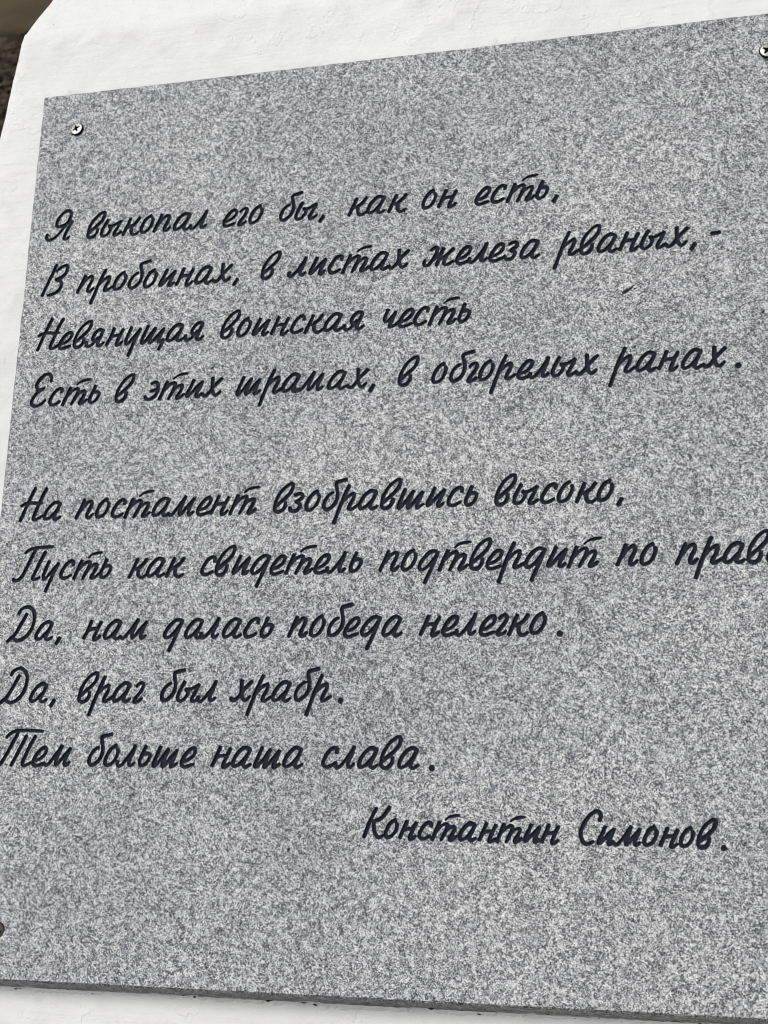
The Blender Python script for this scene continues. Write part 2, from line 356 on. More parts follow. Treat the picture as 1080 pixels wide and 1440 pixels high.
# ------------------------------------------------------------------ the plaque
W_, H_, TH = 528.0, 601.2, 16.0
DATA = json.loads(r'''{"G":{"Я":[[[-12.16,5.64,1],[-12.64,3.3,1],[-10.81,1.36,1],[-7.28,2.19,1],[-3.67,5.14,1],[-0.75,8.93,1],[2.16,12.84,1],[4.17,16.82,1],[4.72,20.35,1],[2.71,22.45,1],[-0.53,21.72,1],[-3.69,18.42,1],[-5.55,14.71,1],[-5.58,12.03,1],[-3.35,10.82,1],[0.13,12.12,1],[3.26,13.81,1],[5.9,14.41,1]],[[5.92,14.29,1],[3.91,10.3,1],[1.94,6.02,1],[0.94,2.26,1],[2.43,1.07,1],[4.83,2.81,1]]],"в":[[[7.69,6.71,1],[7.5,4.34,1],[5.65,1.57,1],[2.96,0.63,1],[0.99,1.97,1],[0.97,5.16,1],[2.19,9.86,1],[5.61,15.17,1],[9.54,18.4,1],[11.89,18.72,1],[12.24,16.72,1],[11.02,13.35,1],[7.98,9.99,1],[4.16,6.75,1],[1.71,4.46,1]]],"ы":[[[4.98,12.66,1],[3.03,9.13,1],[1.32,5.32,1],[0.96,2.45,1],[2.49,1.0,1],[4.9,1.85,1],[6.84,4.31,1],[7.57,6.36,1],[6.14,8.06,1]],[[5.91,8.24,1],[8.54,8.12,1],[11.91,9.51,1],[14.56,11.17,1]],[[14.56,11.01,1],[12.75,6.96,1],[10.56,2.94,1],[10.64,0.94,1],[12.79,1.33,1],[15.44,3.2,1]]],"к":[[[5.81,12.12,1],[3.56,6.63,1],[1.0,0.7,1]],[[12.29,12.16,1],[9.85,8.82,1],[6.64,6.57,1],[4.86,5.83,1]],[[6.98,6.54,1],[6.85,2.58,1],[8.18,0.56,1],[10.56,0.56,1],[12.28,1.98,1]]],"о":[[[7.8,13.33,1],[4.64,11.29,1],[2.34,7.74,1],[1.09,4.12,1],[1.71,1.61,1],[4.02,1.43,1],[6.73,3.39,1],[8.58,6.68,1],[9.36,9.76,1],[8.66,11.25,1]]],"п":[[[5.42,12.98,1],[3.45,7.74,1],[0.55,1.19,1]],[[3.32,6.01,1],[6.19,9.84,1],[9.22,12.1,1],[10.89,11.21,1],[10.33,8.36,1],[8.47,4.45,1],[8.01,1.89,1],[9.66,1.19,1],[12.19,3.59,1]]],"а":[[[11.43,11.41,1],[8.27,12.35,1],[4.78,9.96,1],[1.98,5.93,1],[1.09,2.59,1],[2.32,1.19,1],[5.07,2.17,1],[8.21,5.43,1],[10.77,8.91,1],[11.57,11.11,1]],[[11.57,11.11,1],[10.02,7.55,1],[8.31,4.0,1],[7.91,1.77,1],[9.66,0.79,1],[12.51,2.54,1]]],"л":[[[-6.81,3.59,1],[-6.7,1.62,1],[-5.13,0.77,1],[-2.53,2.96,1],[0.52,6.9,1],[3.03,10.6,1],[4.27,12.85,1]],[[4.26,13.02,1],[2.87,8.66,1],[1.18,4.61,1],[0.95,1.85,1],[2.45,1.28,1],[4.52,2.95,1]]],"е":[[[2.77,3.92,1],[5.82,5.13,1],[8.73,7.76,1],[9.53,10.41,1],[8.48,11.75,1],[5.94,10.88,1],[2.94,7.43,1],[1.23,4.05,1],[1.19,1.61,1],[3.12,0.47,1],[6.17,1.2,1],[9.06,2.31,1]]],"г":[[[2.2,10.32,1],[4.11,11.96,1],[6.12,12.19,1],[6.74,10.42,1],[5.65,7.67,1],[3.1,4.27,1],[1.41,1.58,1],[1.83,0.51,1],[4.06,1.09,1],[6.47,2.84,1]]],"б":[[[15.46,20.24,1],[12.36,19.46,1],[9.25,18.56,1],[9.05,16.16,1],[10.03,11.47,1],[9.49,6.92,1],[7.08,3.39,1],[3.79,1.35,1],[1.7,2.2,1],[1.43,5.26,1],[2.88,8.6,1],[5.26,11.17,1],[7.31,12.15,1]]],"с":[[[9.31,9.68,1],[9.44,11.51,1],[7.95,12.35,1],[5.17,10.92,1],[2.8,7.61,1],[1.2,4.14,1],[1.74,1.77,1],[3.93,1.04,1],[6.45,1.94,1],[8.53,3.26,1]]],"т":[[[5.58,12.37,1],[3.38,7.02,1],[0.82,0.6,1]],[[3.18,6.05,1],[6.79,9.83,1],[10.01,11.45,1],[11.48,10.49,1],[10.37,6.89,1],[7.08,0.52,1]],[[9.14,4.77,1],[12.47,8.4,1],[15.43,9.7,1],[16.45,8.71,1],[15.37,5.5,1],[13.1,1.81,1],[13.63,0.69,1],[15.79,1.5,1],[17.97,3.44,1]],[[9.9,14.31,0.6],[12.42,16.24,0.75],[15.7,17.14,0.9],[19.56,17.56,0.85]]],"ь":[[[4.77,12.67,1],[2.91,8.06,1],[1.28,3.99,1],[1.81,1.47,1],[3.56,1.2,1],[5.98,2.89,1],[7.53,5.85,1],[7.7,7.78,1],[5.73,8.61,1],[3.66,8.01,1]]],"р":[[[10.17,16.09,1],[6.17,6.96,1],[1.09,-7.54,1]],[[6.67,6.38,1],[9.71,9.17,1],[12.57,10.95,1],[13.46,10.34,1],[12.98,7.44,1],[11.13,3.86,1],[10.4,1.53,1],[11.89,0.98,1],[14.19,2.27,1],[16.06,3.6,1]]],"и":[[[5.71,12.47,1],[3.78,7.93,1],[1.8,4.09,1],[1.42,1.84,1],[2.93,2.17,1],[5.98,5.47,1],[8.86,8.67,1],[11.68,11.3,1]],[[11.69,11.18,1],[10.12,7.14,1],[8.3,3.58,1],[8.02,1.32,1],[9.61,1.31,1],[11.41,3.05,1]]],"н":[[[5.37,12.48,1],[3.33,7.22,1],[0.72,1.34,1]],[[3.56,6.47,1],[6.32,7.38,1],[9.44,7.36,1]],[[11.97,11.49,1],[9.9,7.27,1],[8.08,2.87,1],[7.8,0.62,1],[9.66,0.76,1],[11.93,2.85,1]]],"х":[[[-2.46,13.27,1],[-2.51,8.54,1],[-2.09,4.3,1],[-0.69,1.66,1],[1.06,1.51,1],[3.27,3.73,1]],[[3.86,12.44,1],[0.59,9.32,1],[-1.91,6.65,1],[-4.14,3.53,1],[-6.4,1.42,1],[-8.17,1.42,1],[-9.01,2.91,1]]],"ж":[[[5.51,11.3,1],[6.87,12.66,1],[8.73,13.0,1],[9.44,11.95,1],[8.84,9.21,1],[7.08,5.76,1],[4.7,2.03,1],[2.87,0.81,1],[1.29,1.65,1],[0.93,3.16,1],[1.66,4.73,1]],[[13.73,11.91,1],[12.25,9.25,1],[9.39,0.99,1]],[[7.12,4.45,1],[9.82,7.49,1],[12.56,9.23,1]],[[20.0,11.21,1],[17.53,8.81,1],[14.81,6.58,1],[11.76,4.71,1]],[[15.42,6.69,1],[14.41,4.17,1],[14.02,1.59,1],[15.28,0.51,1],[17.42,1.31,1],[19.85,2.74,1]]],"з":[[[3.95,11.16,1],[6.98,12.26,1],[8.91,11.26,1],[8.11,8.8,1],[5.11,7.06,1],[7.36,5.32,1],[6.94,2.76,1],[4.24,0.83,1],[1.47,1.65,1],[1.08,3.69,1]]],"я":[[[-7.39,3.97,1],[-7.31,1.93,1],[-5.56,0.68,1],[-3.14,2.11,1],[-0.74,4.9,1],[0.92,7.05,1]],[[4.25,11.7,1],[1.57,12.45,1],[-1.13,10.36,1],[-2.87,7.19,1],[-2.39,5.17,1],[-0.2,5.31,1],[2.89,7.66,1]],[[4.27,11.53,1],[2.89,7.66,1],[1.22,3.81,1],[1.15,1.39,1],[2.76,0.89,1],[5.46,2.97,1]]],"у":[[[4.17,12.46,1],[2.46,7.78,1],[0.95,3.38,1],[1.35,0.83,1],[3.27,1.83,1],[6.89,6.25,1],[10.77,10.89,1]],[[10.77,10.89,1],[7.67,3.79,1],[3.38,-7.31,1]]],"щ":[[[5.03,12.39,1],[3.23,8.02,1],[1.36,3.2,1],[1.57,0.67,1],[3.53,1.66,1],[6.97,6.09,1],[10.38,10.91,1]],[[10.4,10.74,1],[8.37,6.39,1],[6.87,2.56,1],[7.14,0.7,1],[9.05,1.58,1],[12.67,5.82,1],[16.46,10.05,1]],[[16.47,9.94,1],[14.66,5.69,1],[13.14,2.16,1],[14.03,0.98,1],[16.36,2.23,1],[15.49,-1.06,1],[13.69,-4.57,1]]],"ч":[[[-0.18,12.48,1],[-1.81,7.56,1],[-2.16,5.57,1],[-0.91,4.67,1],[1.28,6.09,1],[4.65,10.13,1]],[[4.94,10.55,1],[3.0,5.66,1],[1.31,2.01,1],[2.44,1.0,1],[4.95,1.95,1],[7.3,4.11,1]]],"ш":[[[5.15,12.4,1],[3.28,7.64,1],[1.44,2.62,1],[1.39,0.89,1],[2.87,1.46,1],[6.4,5.67,1],[10.38,11.27,1]],[[10.39,11.0,1],[8.62,6.51,1],[7.16,2.28,1],[7.37,0.66,1],[8.83,1.54,1],[12.24,5.76,1],[16.11,10.38,1]],[[16.12,10.27,1],[14.59,6.16,1],[12.98,2.48,1],[13.1,0.59,1],[14.53,1.05,1],[16.75,2.69,1]]],"э":[[[5.13,11.68,1],[7.19,12.65,1],[9.14,12.15,1],[9.95,9.74,1],[9.79,6.18,1],[7.99,2.89,1],[5.15,1.25,1],[2.33,1.41,1],[1.21,3.39,1]],[[4.99,6.57,1],[7.19,7.16,1],[9.67,7.73,1]]],"м":[[[-7.16,2.0,1],[-5.42,1.03,1],[-3.75,1.73,1],[-1.44,4.58,1],[1.67,8.77,1],[4.52,12.85,1]],[[4.52,12.85,1],[2.78,8.52,1],[1.22,4.11,1],[1.35,1.27,1],[3.02,2.41,1],[5.99,6.34,1],[10.25,11.4,1]],[[10.25,11.4,1],[8.82,7.82,1],[7.23,3.65,1],[7.48,1.12,1],[8.91,1.47,1],[10.54,2.94,1]]],"д":[[[12.19,11.44,1],[9.01,12.38,1],[5.73,10.6,1],[2.56,6.89,1],[0.94,3.65,1],[1.6,1.36,1],[3.94,1.56,1],[7.16,4.25,1],[9.81,7.72,1],[12.05,11.29,1]],[[12.05,11.29,1],[9.25,4.2,1],[4.47,-6.99,1]]],"В":[[[10.49,22.81,1],[6.76,13.74,1],[1.63,1.01,1]],[[10.79,18.09,1],[14.1,20.75,1],[17.86,21.91,1],[18.93,20.07,1],[17.85,16.06,1],[14.84,13.38,1],[11.0,11.94,1],[14.55,10.38,1],[15.47,7.22,1],[13.99,4.14,1],[10.4,1.51,1],[5.6,0.71,1]]],"Н":[[[10.11,22.6,1],[6.27,13.84,1],[1.28,0.44,1]],[[0.96,10.75,1],[4.65,12.4,1],[9.37,12.49,1],[13.56,11.93,1],[16.0,12.34,1]],[[18.44,22.02,1],[15.5,16.09,1],[12.49,8.0,1],[10.68,2.7,1],[11.45,0.94,1],[14.01,1.75,1],[17.23,3.7,1]]],"Е":[[[14.38,18.0,1],[14.42,20.52,1],[12.27,23.19,1],[8.93,22.55,1],[5.46,19.21,1],[3.76,15.82,1],[4.5,13.24,1],[6.77,12.38,1],[9.58,13.51,1]],[[8.69,12.44,1],[5.18,10.68,1],[2.35,6.91,1],[0.94,3.63,1],[2.04,1.61,1],[5.34,0.87,1],[8.81,2.35,1],[11.22,5.01,1]]],"П":[[[8.25,18.34,1],[11.13,20.7,1],[16.15,21.84,1],[21.8,22.1,1],[27.75,22.2,1]],[[15.64,21.22,1],[13.23,15.99,1],[9.59,7.53,1],[7.35,2.95,1],[4.32,0.39,1],[1.8,0.44,1],[1.13,1.41,1]],[[22.59,18.91,1],[19.9,13.18,1],[16.47,5.37,1],[15.15,1.72,1],[16.69,0.64,1],[19.93,2.14,1]]],"Д":[[[13.61,17.48,1],[10.8,12.09,1],[6.79,4.91,1],[4.53,2.35,1],[1.42,-0.19,1]],[[7.89,18.09,1],[9.31,20.66,1],[12.8,22.32,1],[16.3,21.33,1],[18.92,17.92,1],[19.21,12.49,1],[17.34,6.33,1],[13.31,2.0,1],[8.98,0.35,1],[5.43,1.83,1]]],"Т":[[[-3.49,18.29,1],[-0.87,20.68,1],[3.94,22.38,1],[12.77,22.54,1],[21.34,22.05,1]],[[4.56,21.78,1],[1.64,15.57,1],[-2.43,7.37,1],[-5.47,2.41,1],[-8.02,0.42,1],[-10.02,0.9,1]],[[10.37,19.21,1],[7.02,11.86,1],[1.49,0.48,1]],[[16.56,18.92,1],[13.3,12.38,1],[10.14,4.97,1],[9.53,1.52,1],[11.38,0.65,1],[14.63,2.53,1]]],"К":[[[7.64,17.44,1],[4.45,11.02,1],[0.8,0.76,1]],[[15.63,18.31,1],[13.16,14.4,1],[9.94,11.25,1],[6.16,10.16,1]],[[6.4,10.16,1],[6.69,5.2,1],[8.16,1.86,1],[10.11,0.89,1],[12.44,2.21,1]]],"С":[[[11.86,13.81,1],[12.52,16.14,1],[11.76,18.3,1],[9.64,18.68,1],[6.31,16.42,1],[3.0,11.76,1],[1.24,6.92,1],[1.79,3.03,1],[3.7,0.7,1],[6.13,0.9,1],[8.34,2.35,1]]],",":[[[3.07,1.73,1],[2.18,0.11,1],[0.97,-1.76,1]]],".":[[[-0.04,0.87,1],[0.04,0.71,1]]],"-":[[[1.27,7.44,1],[5.93,7.87,1]]]},"L":[[0,0,"Я",26.16],[0,1,"в",44.22],[0,1,"ы",54.3],[0,1,"к",70.38],[0,1,"о",83.48],[0,1,"п",93.68],[0,1,"а",107.92],[0,1,"л",127.46],[0,2,"е",143.69],[0,2,"г",153.93],[0,2,"о",162.07],[0,3,"б",183.4],[0,3,"ы",194.63],[0,3,",",211.37],[0,4,"к",231.16],[0,4,"а",243.78],[0,4,"к",257.95],[0,5,"о",280.78],[0,5,"н",291.58],[0,6,"е",315.83],[0,6,"с",326.11],[0,6,"т",336.4],[0,6,"ь",354.88],[0,6,",",365.53],[1,7,"В",13.17],[1,8,"п",40.64],[1,8,"р",50.74],[1,8,"о",67.02],[1,8,"б",78.0],[1,8,"о",89.34],[1,8,"и",100.36],[1,8,"н",113.01],[1,8,"а",126.41],[1,8,"х",148.62],[1,8,",",153.78],[1,9,"в",173.49],[1,10,"л",199.73],[1,10,"и",206.0],[1,10,"с",219.23],[1,10,"т",228.9],[1,10,"а",247.64],[1,10,"х",269.49],[1,11,"ж",282.89],[1,11,"е",304.34],[1,11,"л",320.17],[1,11,"е",325.71],[1,11,"з",334.93],[1,11,"а",345.44],[1,12,"р",366.56],[1,12,"в",383.26],[1,12,"а",393.8],[1,12,"н",407.36],[1,12,"ы",420.56],[1,12,"х",445.3],[1,12,",",450.43],[1,13,"-",462.5],[2,14,"Н",14.15],[2,14,"е",30.61],[2,14,"в",41.63],[2,14,"я",58.78],[2,14,"н",65.83],[2,14,"у",79.44],[2,14,"щ",90.6],[2,14,"а",109.06],[2,14,"я",130.34],[2,15,"в",147.77],[2,15,"о",158.75],[2,15,"и",169.3],[2,15,"н",182.36],[2,15,"с",195.7],[2,15,"к",205.29],[2,15,"а",218.28],[2,15,"я",239.98],[2,16,"ч",261.21],[2,16,"е",267.96],[2,16,"с",277.88],[2,16,"т",287.76],[2,16,"ь",306.47],[3,17,"Е",13.8],[3,17,"с",27.34],[3,17,"т",37.34],[3,17,"ь",56.4],[3,18,"в",76.1],[3,19,"э",96.33],[3,19,"т",107.1],[3,19,"и",125.71],[3,19,"х",147.04],[3,20,"ш",160.91],[3,20,"р",176.67],[3,20,"а",192.12],[3,20,"м",209.34],[3,20,"а",222.84],[3,20,"х",245.6],[3,20,",",250.43],[3,21,"в",269.62],[3,22,"о",290.92],[3,22,"б",302.09],[3,22,"г",313.17],[3,22,"о",320.7],[3,22,"р",327.9],[3,22,"е",344.89],[3,22,"л",360.1],[3,22,"ы",366.19],[3,22,"х",390.61],[3,23,"р",400.89],[3,23,"а",417.17],[3,23,"н",430.53],[3,23,"а",444.25],[3,23,"х",466.38],[3,23,".",477.65],[4,24,"Н",14.29],[4,24,"а",31.82],[4,25,"п",55.22],[4,25,"о",68.97],[4,25,"с",80.09],[4,25,"т",89.51],[4,25,"а",108.72],[4,25,"м",127.03],[4,25,"е",139.54],[4,25,"н",148.99],[4,25,"т",161.81],[4,26,"в",191.55],[4,26,"з",201.41],[4,26,"о",212.06],[4,26,"б",223.25],[4,26,"р",230.47],[4,26,"а",246.63],[4,26,"в",261.15],[4,26,"ш",271.44],[4,26,"и",289.56],[4,26,"с",302.87],[4,26,"ь",313.64],[4,27,"в",332.8],[4,27,"ы",343.7],[4,27,"с",360.22],[4,27,"о",370.32],[4,27,"к",381.17],[4,27,"о",394.04],[4,27,",",405.78],[5,28,"П",13.6],[5,28,"у",35.34],[5,28,"с",47.49],[5,28,"т",57.18],[5,28,"ь",75.53],[5,29,"к",95.88],[5,29,"а",108.09],[5,29,"к",121.33],[5,30,"с",145.04],[5,30,"в",155.09],[5,30,"и",165.9],[5,30,"д",178.73],[5,30,"е",191.41],[5,30,"т",201.3],[5,30,"е",220.05],[5,30,"л",235.66],[5,30,"ь",242.44],[5,31,"п",261.99],[5,31,"о",275.39],[5,31,"д",286.32],[5,31,"т",298.87],[5,31,"в",318.16],[5,31,"е",327.91],[5,31,"р",334.87],[5,31,"д",351.23],[5,31,"и",364.31],[5,31,"т",376.9],[5,32,"п",405.69],[5,32,"о",419.09],[5,33,"п",439.96],[5,33,"р",450.0],[5,33,"а",466.07],[5,33,"в",479.95],[5,33,"д",490.63],[5,33,"е",505.07],[5,33,",",516.68],[6,34,"Д",13.5],[6,34,"а",34.13],[6,34,",",48.94],[6,35,"н",68.13],[6,35,"а",81.96],[6,35,"м",100.86],[6,36,"д",123.35],[6,36,"а",137.27],[6,36,"л",155.48],[6,36,"а",162.35],[6,36,"с",176.41],[6,36,"ь",187.26],[6,37,"п",205.61],[6,37,"о",219.24],[6,37,"б",230.42],[6,37,"е",240.92],[6,37,"д",251.7],[6,37,"а",264.91],[6,38,"н",288.52],[6,38,"е",301.91],[6,38,"л",318.04],[6,38,"е",324.68],[6,38,"г",334.58],[6,38,"к",341.67],[6,38,"о",354.82],[6,38,".",372.71],[7,39,"Д",12.53],[7,39,"а",34.46],[7,39,",",49.03],[7,40,"в",68.49],[7,40,"р",75.75],[7,40,"а",91.7],[7,40,"г",105.73],[7,41,"б",123.94],[7,41,"ы",135.04],[7,41,"л",156.36],[7,42,"х",180.04],[7,42,"р",181.05],[7,42,"а",197.01],[7,42,"б",211.11],[7,42,"р",218.81],[7,42,".",241.1],[8,43,"Т",24.95],[8,43,"е",40.57],[8,43,"м",56.08],[8,44,"б",78.53],[8,44,"о",89.64],[8,44,"л",105.94],[8,44,"ь",112.59],[8,44,"ш",121.95],[8,44,"е",140.64],[8,45,"н",160.91],[8,45,"а",173.85],[8,45,"ш",187.99],[8,45,"а",206.47],[8,46,"с",230.86],[8,46,"л",246.55],[8,46,"а",253.19],[8,46,"в",266.94],[8,46,"а",277.65],[8,46,".",298.5],[9,47,"К",258.3],[9,47,"о",271.06],[9,47,"н",280.1],[9,47,"с",291.3],[9,47,"т",299.25],[9,47,"а",315.09],[9,47,"н",326.96],[9,47,"т",337.12],[9,47,"и",352.57],[9,47,"н",362.82],[9,48,"С",384.21],[9,48,"и",394.38],[9,48,"м",409.67],[9,48,"о",419.92],[9,48,"н",429.01],[9,48,"о",439.76],[9,48,"в",449.52],[9,48,".",463.96]],"B":[[0.0029,113.74],[0.00083,154.37],[0.00315,193.83],[-0.00036,234.33],[0.00227,313.36],[0.00082,353.24],[0.0014,392.93],[-0.00218,432.95],[-0.00313,472.8],[0.00645,510.32]]}''')
GLY, LET, BASEL = DATA['G'], DATA['L'], DATA['B']
HW = 1.33
SCREWS = [(28.9, 28.9), (28.1, 572.0), (499.7, 27.2)]
HOLE_R = 4.9

def spline(P, n=6):
    P = np.array(P, float)
    if len(P) < 3: return np.array([P[0]+(P[-1]-P[0])*t for t in np.linspace(0, 1, 5)])
    Q = np.vstack([2*P[0]-P[1], P, 2*P[-1]-P[-2]]); o = []
    for i in range(1, len(Q)-2):
        a, b, c, e = Q[i-1:i+3]
        for k in range(n):
            u = k/n
            o.append(.5*((2*b)+(c-a)*u+(2*a-5*b+4*c-e)*u*u+(3*b-a-3*c+e)*u**3))
    o.append(P[-1]); return np.array(o)

def row_strokes(row):
    """all strokes of one line of writing, in plaque mm (x right, y down), with the letter each belongs to"""
    out = []
    for li, (r, wi, ch, X) in enumerate(LET):
        if r != row: continue
        k, b = BASEL[row]; yb = k*X+b
        sc = 0.83 if (row == 9 and ch not in 'КС') else 1.0
        rn = random.Random(li*17+3)
        for s in GLY[ch]:
            c = spline(s)
            P = c[:, :2].copy()*sc
            slope = k
            P = np.column_stack([X+P[:, 0], yb-P[:, 1]+slope*P[:, 0]])
            wd = c[:, 2]*HW*(0.94 if row == 9 else 1.0)*(1.42 if ch == '.' else (1.12 if ch == ',' else 1.0))
            d = np.gradient(P, axis=0); ang = np.arctan2(-d[:, 1], d[:, 0])     # pen: strokes rising to the right a little thinner
            if ch not in '.,-':
                wd = wd*(1.02-0.13*np.clip(np.cos(ang-rad(38)), 0, 1)**3*np.where(d[:, 0] > 0, 1, 0))
                if len(s) > 3: wd[-1] *= .82; wd[-2] *= .88; wd[-3] *= .95
            out.append((li, P, wd))
    return out

def field(row, x0, x1, y0, y1, h):
    nx = int((x1-x0)/h)+1; ny = int((y1-y0)/h)+1
    F = np.full((ny, nx), 9.0)
    for li, P, wd in row_strokes(row):
        for (a, b, ra, rb, first, last) in zip(P[:-1], P[1:], wd[:-1], wd[1:], [i == 0 for i in range(len(P)-1)], [i == len(P)-2 for i in range(len(P)-1)]):
            r = max(ra, rb)+1.2
            ix0 = max(0, int((min(a[0], b[0])-r-x0)/h)); ix1 = min(nx, int((max(a[0], b[0])+r-x0)/h)+2)
            iy0 = max(0, int((min(a[1], b[1])-r-y0)/h)); iy1 = min(ny, int((max(a[1], b[1])+r-y0)/h)+2)
            if ix0 >= ix1 or iy0 >= iy1: continue
            xx = x0+h*np.arange(ix0, ix1)[None, :]; yy = y0+h*np.arange(iy0, iy1)[:, None]
            dx, dy = b-a; L2 = dx*dx+dy*dy+1e-9
            u = ((xx-a[0])*dx+(yy-a[1])*dy)/L2; uc = np.clip(u, 0, 1)
            D = np.hypot(xx-a[0]-uc*dx, yy-a[1]-uc*dy)-(ra+(rb-ra)*uc)
            L = math.sqrt(L2)
            if first: D = np.maximum(D, -u*L-ra*.72)         # chisel-cut ends, not round ones
            if last: D = np.maximum(D, (u-1)*L-rb*.72)
            F[iy0:iy1, ix0:ix1] = np.minimum(F[iy0:iy1, ix0:ix1], D)
    # ragged sand-blasted outline
    g = np.random.RandomState(row+11)
    for cell, amp in ((0.8, 0.085), (3.0, 0.08)):
        gx = int((x1-x0)/cell)+3; gy = int((y1-y0)/cell)+3; G = g.randn(gy, gx)
        X = np.arange(nx)*h/cell; Y = np.arange(ny)*h/cell
        xi = X.astype(int); yi = Y.astype(int); fx = (X-xi)[None, :]; fy = (Y-yi)[:, None]
        F += amp*((G[np.ix_(yi, xi)]*(1-fx)+G[np.ix_(yi, xi+1)]*fx)*(1-fy)+(G[np.ix_(yi+1, xi)]*(1-fx)+G[np.ix_(yi+1, xi+1)]*fx)*fy)
    return F

def contours(F, x0, y0, h):
    """closed iso-lines of F = 0"""
    ny, nx = F.shape; inside = F < 0
    c = inside[:-1, :-1]*1+inside[:-1, 1:]*2+inside[1:, 1:]*4+inside[1:, :-1]*8
    nxt = {}
    T = {1: [(3, 0)], 2: [(0, 1)], 3: [(3, 1)], 4: [(1, 2)], 5: [(3, 2), (1, 0)], 6: [(0, 2)], 7: [(3, 2)], 8: [(2, 3)], 9: [(2, 0)], 10: [(0, 3), (2, 1)],
         11: [(2, 1)], 12: [(1, 3)], 13: [(1, 0)], 14: [(0, 3)]}
    def eid(j, i, e):
        if e == 0: return (0, j, i)
        if e == 2: return (0, j+1, i)
        if e == 3: return (1, j, i)
        return (1, j, i+1)
    for j, i in zip(*np.nonzero((c > 0) & (c < 15))):
        for a, b in T[int(c[j, i])]: nxt[eid(j, i, a)] = eid(j, i, b)
    def pt(e):
        k, j, i = e
        if k == 0: a, b = F[j, i], F[j, i+1]; t = a/(a-b); return (x0+h*(i+t), y0+h*j)
        a, b = F[j, i], F[j+1, i]; t = a/(a-b); return (x0+h*i, y0+h*(j+t))
    loops = []
    while nxt:
        s, e = nxt.popitem(); loop = [s]
        while e != s:
            loop.append(e)
            e = nxt.pop(e, s)
        if len(loop) > 8: loops.append(np.array([pt(e) for e in loop]))
    return loops

def simplify(L, tol):
    """Douglas-Peucker on a closed loop"""
    n = len(L); a = 0; b = int(np.argmax(((L-L[0])**2).sum(1)))
    keep = np.zeros(n+1, bool); keep[[a, b, n]] = True; Q = np.vstack([L, L[:1]])
    st = [(a, b), (b, n)]
    while st:
        i, j = st.pop()
        if j-i < 2: continue
        d = Q[j]-Q[i]; l = math.hypot(*d)+1e-9; r = Q[i+1:j]-Q[i]
        D = abs(d[0]*r[:, 1]-d[1]*r[:, 0])/l; m = int(np.argmax(D))
        if D[m] > tol: keep[i+1+m] = True; st += [(i, i+1+m), (i+1+m, j)]
    out = Q[keep][:-1]
    # no edge longer than 1.6 mm
    res = []
    for p, q in zip(out, np.roll(out, -1, 0)):
        k = max(1, int(math.hypot(*(q-p))/1.6)); res += [p+(q-p)*t/k for t in range(k)]
    return np.array(res)

